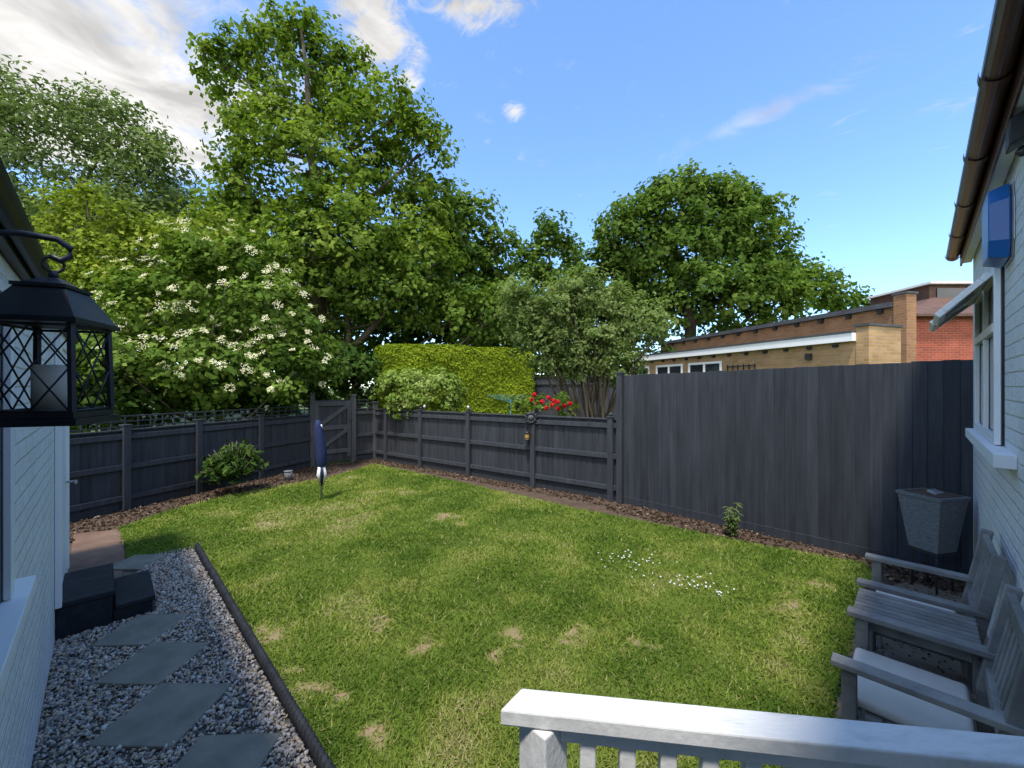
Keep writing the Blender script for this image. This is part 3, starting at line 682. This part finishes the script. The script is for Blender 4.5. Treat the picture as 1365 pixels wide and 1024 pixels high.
tree('lime_tree',P(733,515,27)[:2],[lobe(a,b_,27,c,d_) for a,b_,c,d_ in T],.3,30,.75,1.3,g6,bark_m,.3,15)
T=[(918,292,74,50),(845,320,52,52),(992,300,52,48),(925,355,112,68),(815,368,36,44),(1030,350,30,45),(945,405,105,45),(880,262,30,20),(955,262,32,18),(835,410,46,35),(1020,400,42,40)]
tree('oak_tree',P(925,515,22)[:2],[lobe(a,b_,22+R.uniform(-1,1),c,d_) for a,b_,c,d_ in T],.25,44,.72,1.7,g6,bark_m,.45,16,inner=.4)
T=[(1080,385,38,32),(1122,400,26,20),(1050,375,32,30),(1150,422,18,14)]
tree('oak_tree',P(1090,515,32)[:2],[lobe(a,b_,32,c,d_) for a,b_,c,d_ in T],.36,32,1.0,.9,g6,bark_m,.3,17)
T=[(130,335,60,60),(200,335,55,55),(95,400,60,70),(175,400,75,70),(95,285,20,40),(150,300,24,34),(260,320,50,45),(115,265,10,22),(75,300,16,30)]
tree('field_maple_tree',P(150,515,9.8)[:2],[lobe(a,b_,9.8+R.uniform(-.5,.5),c,d_) for a,b_,c,d_ in T],.105,42,.36,3.7,g3,bark_m,.10,18,twig=4)
T=[(300,380,85,65),(215,425,80,65),(350,425,70,70),(395,495,45,55),(270,490,100,50),(170,500,60,42),(110,470,60,55),(330,500,80,45),(60,520,60,45)]
el,CC,ON=tree('elder_tree',P(260,515,8.7)[:2],[lobe(a,b_,(8.2 if a>200 else 7.2)+R.uniform(-.3,.3),c,d_,60) for a,b_,c,d_ in T],.12,44,.32,5.2,g4,barkg_m,.08,19,twig=3)
sel=np.where((ON[:,1]<.2)&(ON[:,2]>-.5)&(CC[:,0]/CC[:,1]>(140-682)/F))[0]; sel=R.choice(sel,min(270,len(sel)),replace=False)
fc=CC[sel]+ON[sel]*.30+np.array([0,-.14,.06]); nf=unit(ON[sel]*.7+np.array([0,-.5,.6])+R.normal(size=(len(sel),3))*.3); fr=.045+.07*R.rand(len(sel))
idx=np.repeat(np.arange(len(sel)),44); o_=R.normal(size=(len(idx),3)); o_=o_-nf[idx]*np.sum(o_*nf[idx],1,keepdims=True); o_=unit(o_)*np.sqrt(R.rand(len(idx),1))
pos=fc[idx]+o_*fr[idx][:,None]+R.normal(size=(len(idx),3))*.01
V,Fc=leafquads(pos,unit(nf[idx]+R.normal(size=(len(idx),3))*.3),.024,.9,0)
npmesh('blossom',V,Fc,flowm,np.repeat(R.rand(len(idx)),4),parent=el)
R=np.random.RandomState(3)
T=[]
for px in range(-260,820,58):
    T.append(lobe(px+R.uniform(-15,15),455+R.uniform(-8,8),22+R.uniform(-2,2),60,55)) 
    if px<640: T.append(lobe(px+R.uniform(-15,15),385+R.uniform(-20,20),23+R.uniform(-2,2),60,50))
    if px<330: T.append(lobe(px,330+R.uniform(-15,15),24,60,50))
for px in (560,640,700,760,820,880): T.append(lobe(px,495,21,50,32))
tree('distant_trees',P(300,515,22)[:2],T,.38,26,.9,.8,g5,bark_m,.1,20,limbs=False,inner=.4)
T=[(60,420,90,70),(-20,400,80,90),(20,500,100,50),(200,520,100,30),(-90,450,90,90),(350,525,90,30),(450,500,50,40)]
L_=[lobe(a,b_,10.5,c,d_) for a,b_,c,d_ in T]+[lobe(75,550,6.9,60,50,30),lobe(140,550,7.3,60,48,30),lobe(205,545,8.0,55,45,30),lobe(270,542,8.6,55,40,30),(lobe(335,540,9.3,55,40,30)),lobe(400,535,10.2,50,40,30),lobe(470,530,11.6,45,45,30)]
tree('laurel_bush',P(60,515,11)[:2],L_,.15,36,.40,3.2,g5,bark_m,.08,21,limbs=False)
T=[(740,415,50,35),(800,410,55,35),(850,430,40,32),(700,430,38,32),(770,385,38,22),(820,455,40,30),(730,460,45,32),(870,445,22,20),(790,450,50,30),(690,400,20,25),(760,490,45,22),(820,490,35,20)]
L9=[lobe(a,b_,8.9+R.uniform(-.3,.3),c,d_,45) for a,b_,c,d_ in T]
ap,CC,ON=tree('apple_tree',P(785,515,8.9)[:2],L9,.088,42,.25,13,g7,bark_m,.02,22,inner=.8,wr=.5,twig=3)
b=B(); base=P(790,515,8.9); base[2]=0
for k in range(30):
    c,r=L9[k%10]; e=c+unit(R.normal(size=3))*r*.8; bx=base+np.array([R.normal()*.16,R.normal()*.16,0]); mid=np.array([bx[0]*.55+e[0]*.45,bx[1]*.55+e[1]*.45,1.7+.5*R.rand()])
    b.tube([bx,(bx+mid)/2+np.array([0,0,.15]),mid,(mid+e)/2+np.array([0,0,.1]),e],[.04,.03,.022,.010,.003],6)
b.obj('stems',[bark_m],0,ap)
# clipped conifer hedge
hA=np.array([-3.45,10.9]);hB=np.array([.75,13.2]);ud=unit(hB-hA);pd=np.array([-ud[1],ud[0]]);Lh=np.linalg.norm(hB-hA);Hh=2.95;Dh=1.3
n=85000
f_=R.choice(5,n,p=[.56,.04,.1,.1,.2]); c3=R.uniform(-1,1,(n,3))
c3[f_==0,1]=-1;c3[f_==1,1]=1;c3[f_==2,0]=-1;c3[f_==3,0]=1;c3[f_==4,2]=1
nr0=np.zeros((n,3)); nr0[f_==0,1]=-1;nr0[f_==1,1]=1;nr0[f_==2,0]=-1;nr0[f_==3,0]=1;nr0[f_==4,2]=1
hs=np.array([Lh/2,Dh/2,Hh/2]); rc=.24
p_=c3*hs; core=np.clip(p_,-(hs-rc),(hs-rc)); core[:,2]=np.where(p_[:,2]<0,p_[:,2],core[:,2]); dv=p_-core
p_=core+unit(dv)*rc*(np.linalg.norm(dv,axis=1,keepdims=True)>0); nn_=unit(dv+nr0*.01)
bump=(fbm(p_[:,0]*1.3+p_[:,1]*2,p_[:,2]*1.5,50)-.5)*.2+R.normal(size=n)*.022
p_=p_+nn_*bump[:,None]
ce=(hA+hB)/2+pd*Dh/2
def hw(p): 
    return np.stack([ce[0]+p[:,0]*ud[0]+p[:,1]*pd[0],ce[1]+p[:,0]*ud[1]+p[:,1]*pd[1],p[:,2]+Hh/2],1)
nw=np.stack([nn_[:,0]*ud[0]+nn_[:,1]*pd[0],nn_[:,0]*ud[1]+nn_[:,1]*pd[1],nn_[:,2]],1)
V,Fc=leafquads(hw(p_),unit(nw+np.array([0,0,.5])+R.normal(size=(n,3))*.35),.078*(.6+.8*R.rand(n)),.5,.1,up=np.array([0,0,1.])+nw*.5)
rv=np.clip(.45*R.rand(n)+.9*(fbm(p_[:,0]*2+3,p_[:,2]*2.5,51)-.25),0,1)
b=B()
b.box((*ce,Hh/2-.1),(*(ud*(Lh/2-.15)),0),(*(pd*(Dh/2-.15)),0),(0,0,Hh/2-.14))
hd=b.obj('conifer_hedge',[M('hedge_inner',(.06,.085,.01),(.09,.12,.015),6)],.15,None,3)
npmesh('foliage',V,Fc,g8,np.repeat(rv,4),parent=hd)
T=[(560,520,48,30),(525,525,25,28),(590,525,26,25),(560,540,55,25)]
tree('variegated_bush',P(560,515,10)[:2],[lobe(a,b_,9.9,c,d_,45) for a,b_,c,d_ in T],.08,38,.17,13,g9,barkg_m,.03,24)
T=[(735,538,28,14),(715,540,16,14),(755,545,18,12),(690,545,15,10)]
rb,CC,ON=tree('rose_bush',P(735,515,8)[:2],[lobe(a,b_,7.9,c,d_,25) for a,b_,c,d_ in T],.06,24,.13,14,g4,barkg_m,.015,25)
fp=[]
for (px,py) in [(708,533),(715,540),(723,535),(730,530),(735,540),(742,536),(750,541),(758,538),(726,544),(712,526),(745,545),(737,534)]:
    fp.append(P(px+R.uniform(-2,2),py,7.6+R.uniform(-.1,.2)))
fp=np.array(fp); idx=np.repeat(np.arange(len(fp)),26); o_=unit(R.normal(size=(len(idx),3)))
V,Fc=leafquads(fp[idx]+o_*.045*R.rand(len(idx),1)**.4,unit(o_+R.normal(size=o_.shape)*.2),.05,.9,.1)
npmesh('blooms',V,Fc,rosem,np.repeat(R.rand(len(idx)),4),parent=rb)
def shrub(name,g,h,rad,nst,nl,L,mat,wr=.38):
    b=B(); base=np.array([g[0],g[1],0]); C=[];NN=[];UP=[]
    stem=base+np.array([0,0,h*.35]); b.tube([base,stem],[.018,.015],6)
    for k in range(nst):
        a_=k*2.4; r_=rad*math.sqrt((k+.5)/nst); e=base+np.array([r_*math.cos(a_),r_*math.sin(a_),h*(1-.38*(r_/rad)**2)+R.normal()*.05])
        b.tube([stem,(stem+e)/2-np.array([0,0,.03]),e],[.01,.007,.004],5)
        for j in range(nl):
            t=R.uniform(.35,1.05); p=stem+(e-stem)*t; an=R.rand()*6.28; di=np.array([math.cos(an),math.sin(an),-.35+.5*R.rand()]); C.append(p+di*L*.5+R.normal(size=3)*.04-np.array([0,0,.12*R.rand()])); NN.append(np.array([di[0]*.5,di[1]*.5,1])+R.normal(size=3)*.4); UP.append(di*3)
    V,Fc=leafquads(np.array(C),unit(np.array(NN)),L*(.7+.5*R.rand(len(C))),wr,.12,up=np.array(UP))
    o=b.obj(name,[barkg_m]); npmesh('foliage',V,Fc,mat,np.repeat(R.rand(len(C)),4),parent=o)
shrub('laurel_shrub',G(311,658),.84,.45,34,24,.14,g5,.42)
g=G(975,716)
b=B();C=[];NN=[];UP=[]
for k in range(7):
    a_=k*.9; e=np.array([g[0]+.07*math.cos(a_),g[1]+.07*math.sin(a_),.28+.14*R.rand()]); s0=np.array([g[0],g[1],0]); b.tube([s0,e],[.005,.003],5)
    for j in range(34):
        p=s0+(e-s0)*R.uniform(.12,1); an=R.rand()*6.28; di=np.array([math.cos(an),math.sin(an),.5]); C.append(p+di*.03); NN.append([di[0]*.2,di[1]*.2,1]); UP.append(di*3)
o=b.obj('euphorbia_plant',[barkg_m]); V,Fc=leafquads(np.array(C),unit(np.array(NN,float)),.08,.28,.1,up=np.array(UP)); npmesh('foliage',V,Fc,g7,R.rand(len(V)),parent=o)

# ------------------------------------------------------------ world, sun, camera
S=np.array([-.30,-.95]); S/=np.linalg.norm(S); el_=math.radians(67)
sv=Vector((S[0]*math.cos(el_),S[1]*math.cos(el_),math.sin(el_)))
sd=bpy.data.lights.new('sun','SUN'); sd.energy=5.0; sd.angle=math.radians(6); sd.color=(1,.955,.87)
so=bpy.data.objects.new('sun',sd); bpy.context.scene.collection.objects.link(so); so.rotation_euler=sv.to_track_quat('Z','Y').to_euler()
w=bpy.data.worlds.new('World'); bpy.context.scene.world=w; w.use_nodes=True; nt=w.node_tree; nt.nodes.clear(); L=nt.links
out=N(nt,'ShaderNodeOutputWorld'); bg=N(nt,'ShaderNodeBackground'); bg.inputs[1].default_value=.15
sky=N(nt,'ShaderNodeTexSky'); sky.sky_type='NISHITA'; sky.sun_disc=False; sky.sun_elevation=el_; sky.sun_rotation=math.atan2(S[0],S[1])%(2*math.pi); sky.air_density=1.0; sky.dust_density=.2; sky.ozone_density=2.5
tc=N(nt,'ShaderNodeTexCoord'); sep=N(nt,'ShaderNodeSeparateXYZ'); L.new(tc.outputs['Generated'],sep.inputs[0])
zc=N(nt,'ShaderNodeMath',operation='MAXIMUM'); zc.inputs[1].default_value=.04; L.new(sep.outputs[2],zc.inputs[0])
dx=N(nt,'ShaderNodeMath',operation='DIVIDE'); dy=N(nt,'ShaderNodeMath',operation='DIVIDE')
L.new(sep.outputs[0],dx.inputs[0]);L.new(zc.outputs[0],dx.inputs[1]);L.new(sep.outputs[1],dy.inputs[0]);L.new(zc.outputs[0],dy.inputs[1])
cmb=N(nt,'ShaderNodeCombineXYZ'); L.new(dx.outputs[0],cmb.inputs[0]);L.new(dy.outputs[0],cmb.inputs[1])
def cl(px,py): return ((px-682)/(515-py),F/(515-py))
def ell(cx,cy,rx,ry,rot,amp):
    a=N(nt,'ShaderNodeVectorMath',operation='SUBTRACT'); a.inputs[1].default_value=(cx,cy,0); L.new(cmb.outputs[0],a.inputs[0])
    r=N(nt,'ShaderNodeVectorRotate',rotation_type='Z_AXIS'); r.inputs['Angle'].default_value=-rot; L.new(a.outputs[0],r.inputs[0])
    s=N(nt,'ShaderNodeVectorMath',operation='MULTIPLY'); s.inputs[1].default_value=(1/rx,1/ry,0); L.new(r.outputs[0],s.inputs[0])
    l=N(nt,'ShaderNodeVectorMath',operation='LENGTH'); L.new(s.outputs[0],l.inputs[0])
    m=N(nt,'ShaderNodeMath',operation='MULTIPLY_ADD'); m.inputs[1].default_value=-amp; m.inputs[2].default_value=amp; m.use_clamp=True; L.new(l.outputs['Value'],m.inputs[0]); return m.outputs[0]
def noise(scale,det,dist,off=0,rg=.6):
    mp=N(nt,'ShaderNodeMapping'); mp.inputs['Location'].default_value=(off,off*.7,0); L.new(cmb.outputs[0],mp.inputs[0])
    n=N(nt,'ShaderNodeTexNoise'); n.inputs['Scale'].default_value=scale; n.inputs['Detail'].default_value=det; n.inputs['Distortion'].default_value=dist; n.inputs['Roughness'].default_value=rg; L.new(mp.outputs[0],n.inputs['Vector']); return n.outputs['Fac']
def mix(mask,noi,k,lo,hi,mx=1.):
    a=N(nt,'ShaderNodeMath',operation='MULTIPLY_ADD'); a.inputs[1].default_value=k; L.new(noi,a.inputs[0]); L.new(mask,a.inputs[2])
    r=N(nt,'ShaderNodeMapRange',interpolation_type='SMOOTHSTEP'); r.inputs[1].default_value=lo; r.inputs[2].default_value=hi; r.inputs[3].default_value=0; r.inputs[4].default_value=mx; L.new(a.outputs[0],r.inputs[0]); return r.outputs[0]
def mx2(a,b_):
    m=N(nt,'ShaderNodeMath',operation='MAXIMUM'); L.new(a,m.inputs[0]);L.new(b_,m.inputs[1]); return m.outputs[0]
nA=noise(4.5,6,.6,0,.62)
fillcloud=ell(0,-5.2,9,5.4,0,2.2)
bigm=mx2(ell(-1.75,1.25,1.3,1.0,0,1.5),fillcloud)   # cloud bank on the left, plus unseen cloud added behind camera as fill
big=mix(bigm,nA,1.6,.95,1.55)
m_=mx2(ell(*cl(505,45),.15,.34,.35,.9),ell(*cl(545,100),.07,.2,.5,.8)); m_=mx2(m_,ell(*cl(640,8),.22,.11,-.2,.9)); m_=mx2(m_,ell(*cl(684,148),.065,.085,0,.65)); m_=mx2(m_,ell(*cl(465,5),.12,.1,0,.9))
sm=mix(m_,noise(7,7,1.0,3,.72),1.7,1.05,1.65,1.)
a0=cl(900,200);a1=cl(1170,90); rot=math.atan2(a1[1]-a0[1],a1[0]-a0[0])
wi=mix(ell((a0[0]+a1[0])/2,(a0[1]+a1[1])/2,.46,.11,rot,1.0),noise(4,6,1.4,9,.7),1.8,1.05,2.2,.5)
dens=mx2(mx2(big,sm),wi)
sh=noise(3.2,5,.5,5)
cr=N(nt,'ShaderNodeMapRange'); cr.inputs[1].default_value=.35;cr.inputs[2].default_value=.65;cr.inputs[3].default_value=4.3;cr.inputs[4].default_value=7.4; L.new(sh,cr.inputs[0])
# added cloud behind the camera is boosted to give neutral fill light
bo=N(nt,'ShaderNodeMath',operation='MULTIPLY_ADD'); bo.inputs[1].default_value=2.6; bo.inputs[2].default_value=1.0; L.new(fillcloud,bo.inputs[0])
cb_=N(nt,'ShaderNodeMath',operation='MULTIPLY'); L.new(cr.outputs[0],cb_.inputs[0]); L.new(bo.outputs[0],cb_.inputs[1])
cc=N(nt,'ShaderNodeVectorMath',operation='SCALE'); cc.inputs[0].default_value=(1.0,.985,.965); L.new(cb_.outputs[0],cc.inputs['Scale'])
sk=N(nt,'ShaderNodeVectorMath',operation='MULTIPLY'); sk.inputs[1].default_value=(1.75,2.08,2.35); L.new(sky.outputs[0],sk.inputs[0])
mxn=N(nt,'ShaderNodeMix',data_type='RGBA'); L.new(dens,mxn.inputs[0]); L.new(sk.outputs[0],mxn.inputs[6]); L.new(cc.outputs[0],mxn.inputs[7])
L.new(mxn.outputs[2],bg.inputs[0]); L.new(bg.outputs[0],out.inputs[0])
cam=bpy.data.cameras.new('camera'); cam.sensor_width=36; cam.lens=F/1365*36; cam.shift_y=3/1365; cam.clip_start=.02; cam.clip_end=2000
co=bpy.data.objects.new('camera',cam); bpy.context.scene.collection.objects.link(co); co.location=(0,0,H); co.rotation_euler=(math.pi/2,0,0)
sc=bpy.context.scene; sc.camera=co
sc.view_settings.view_transform='Standard'; sc.view_settings.look='None'; sc.view_settings.exposure=0
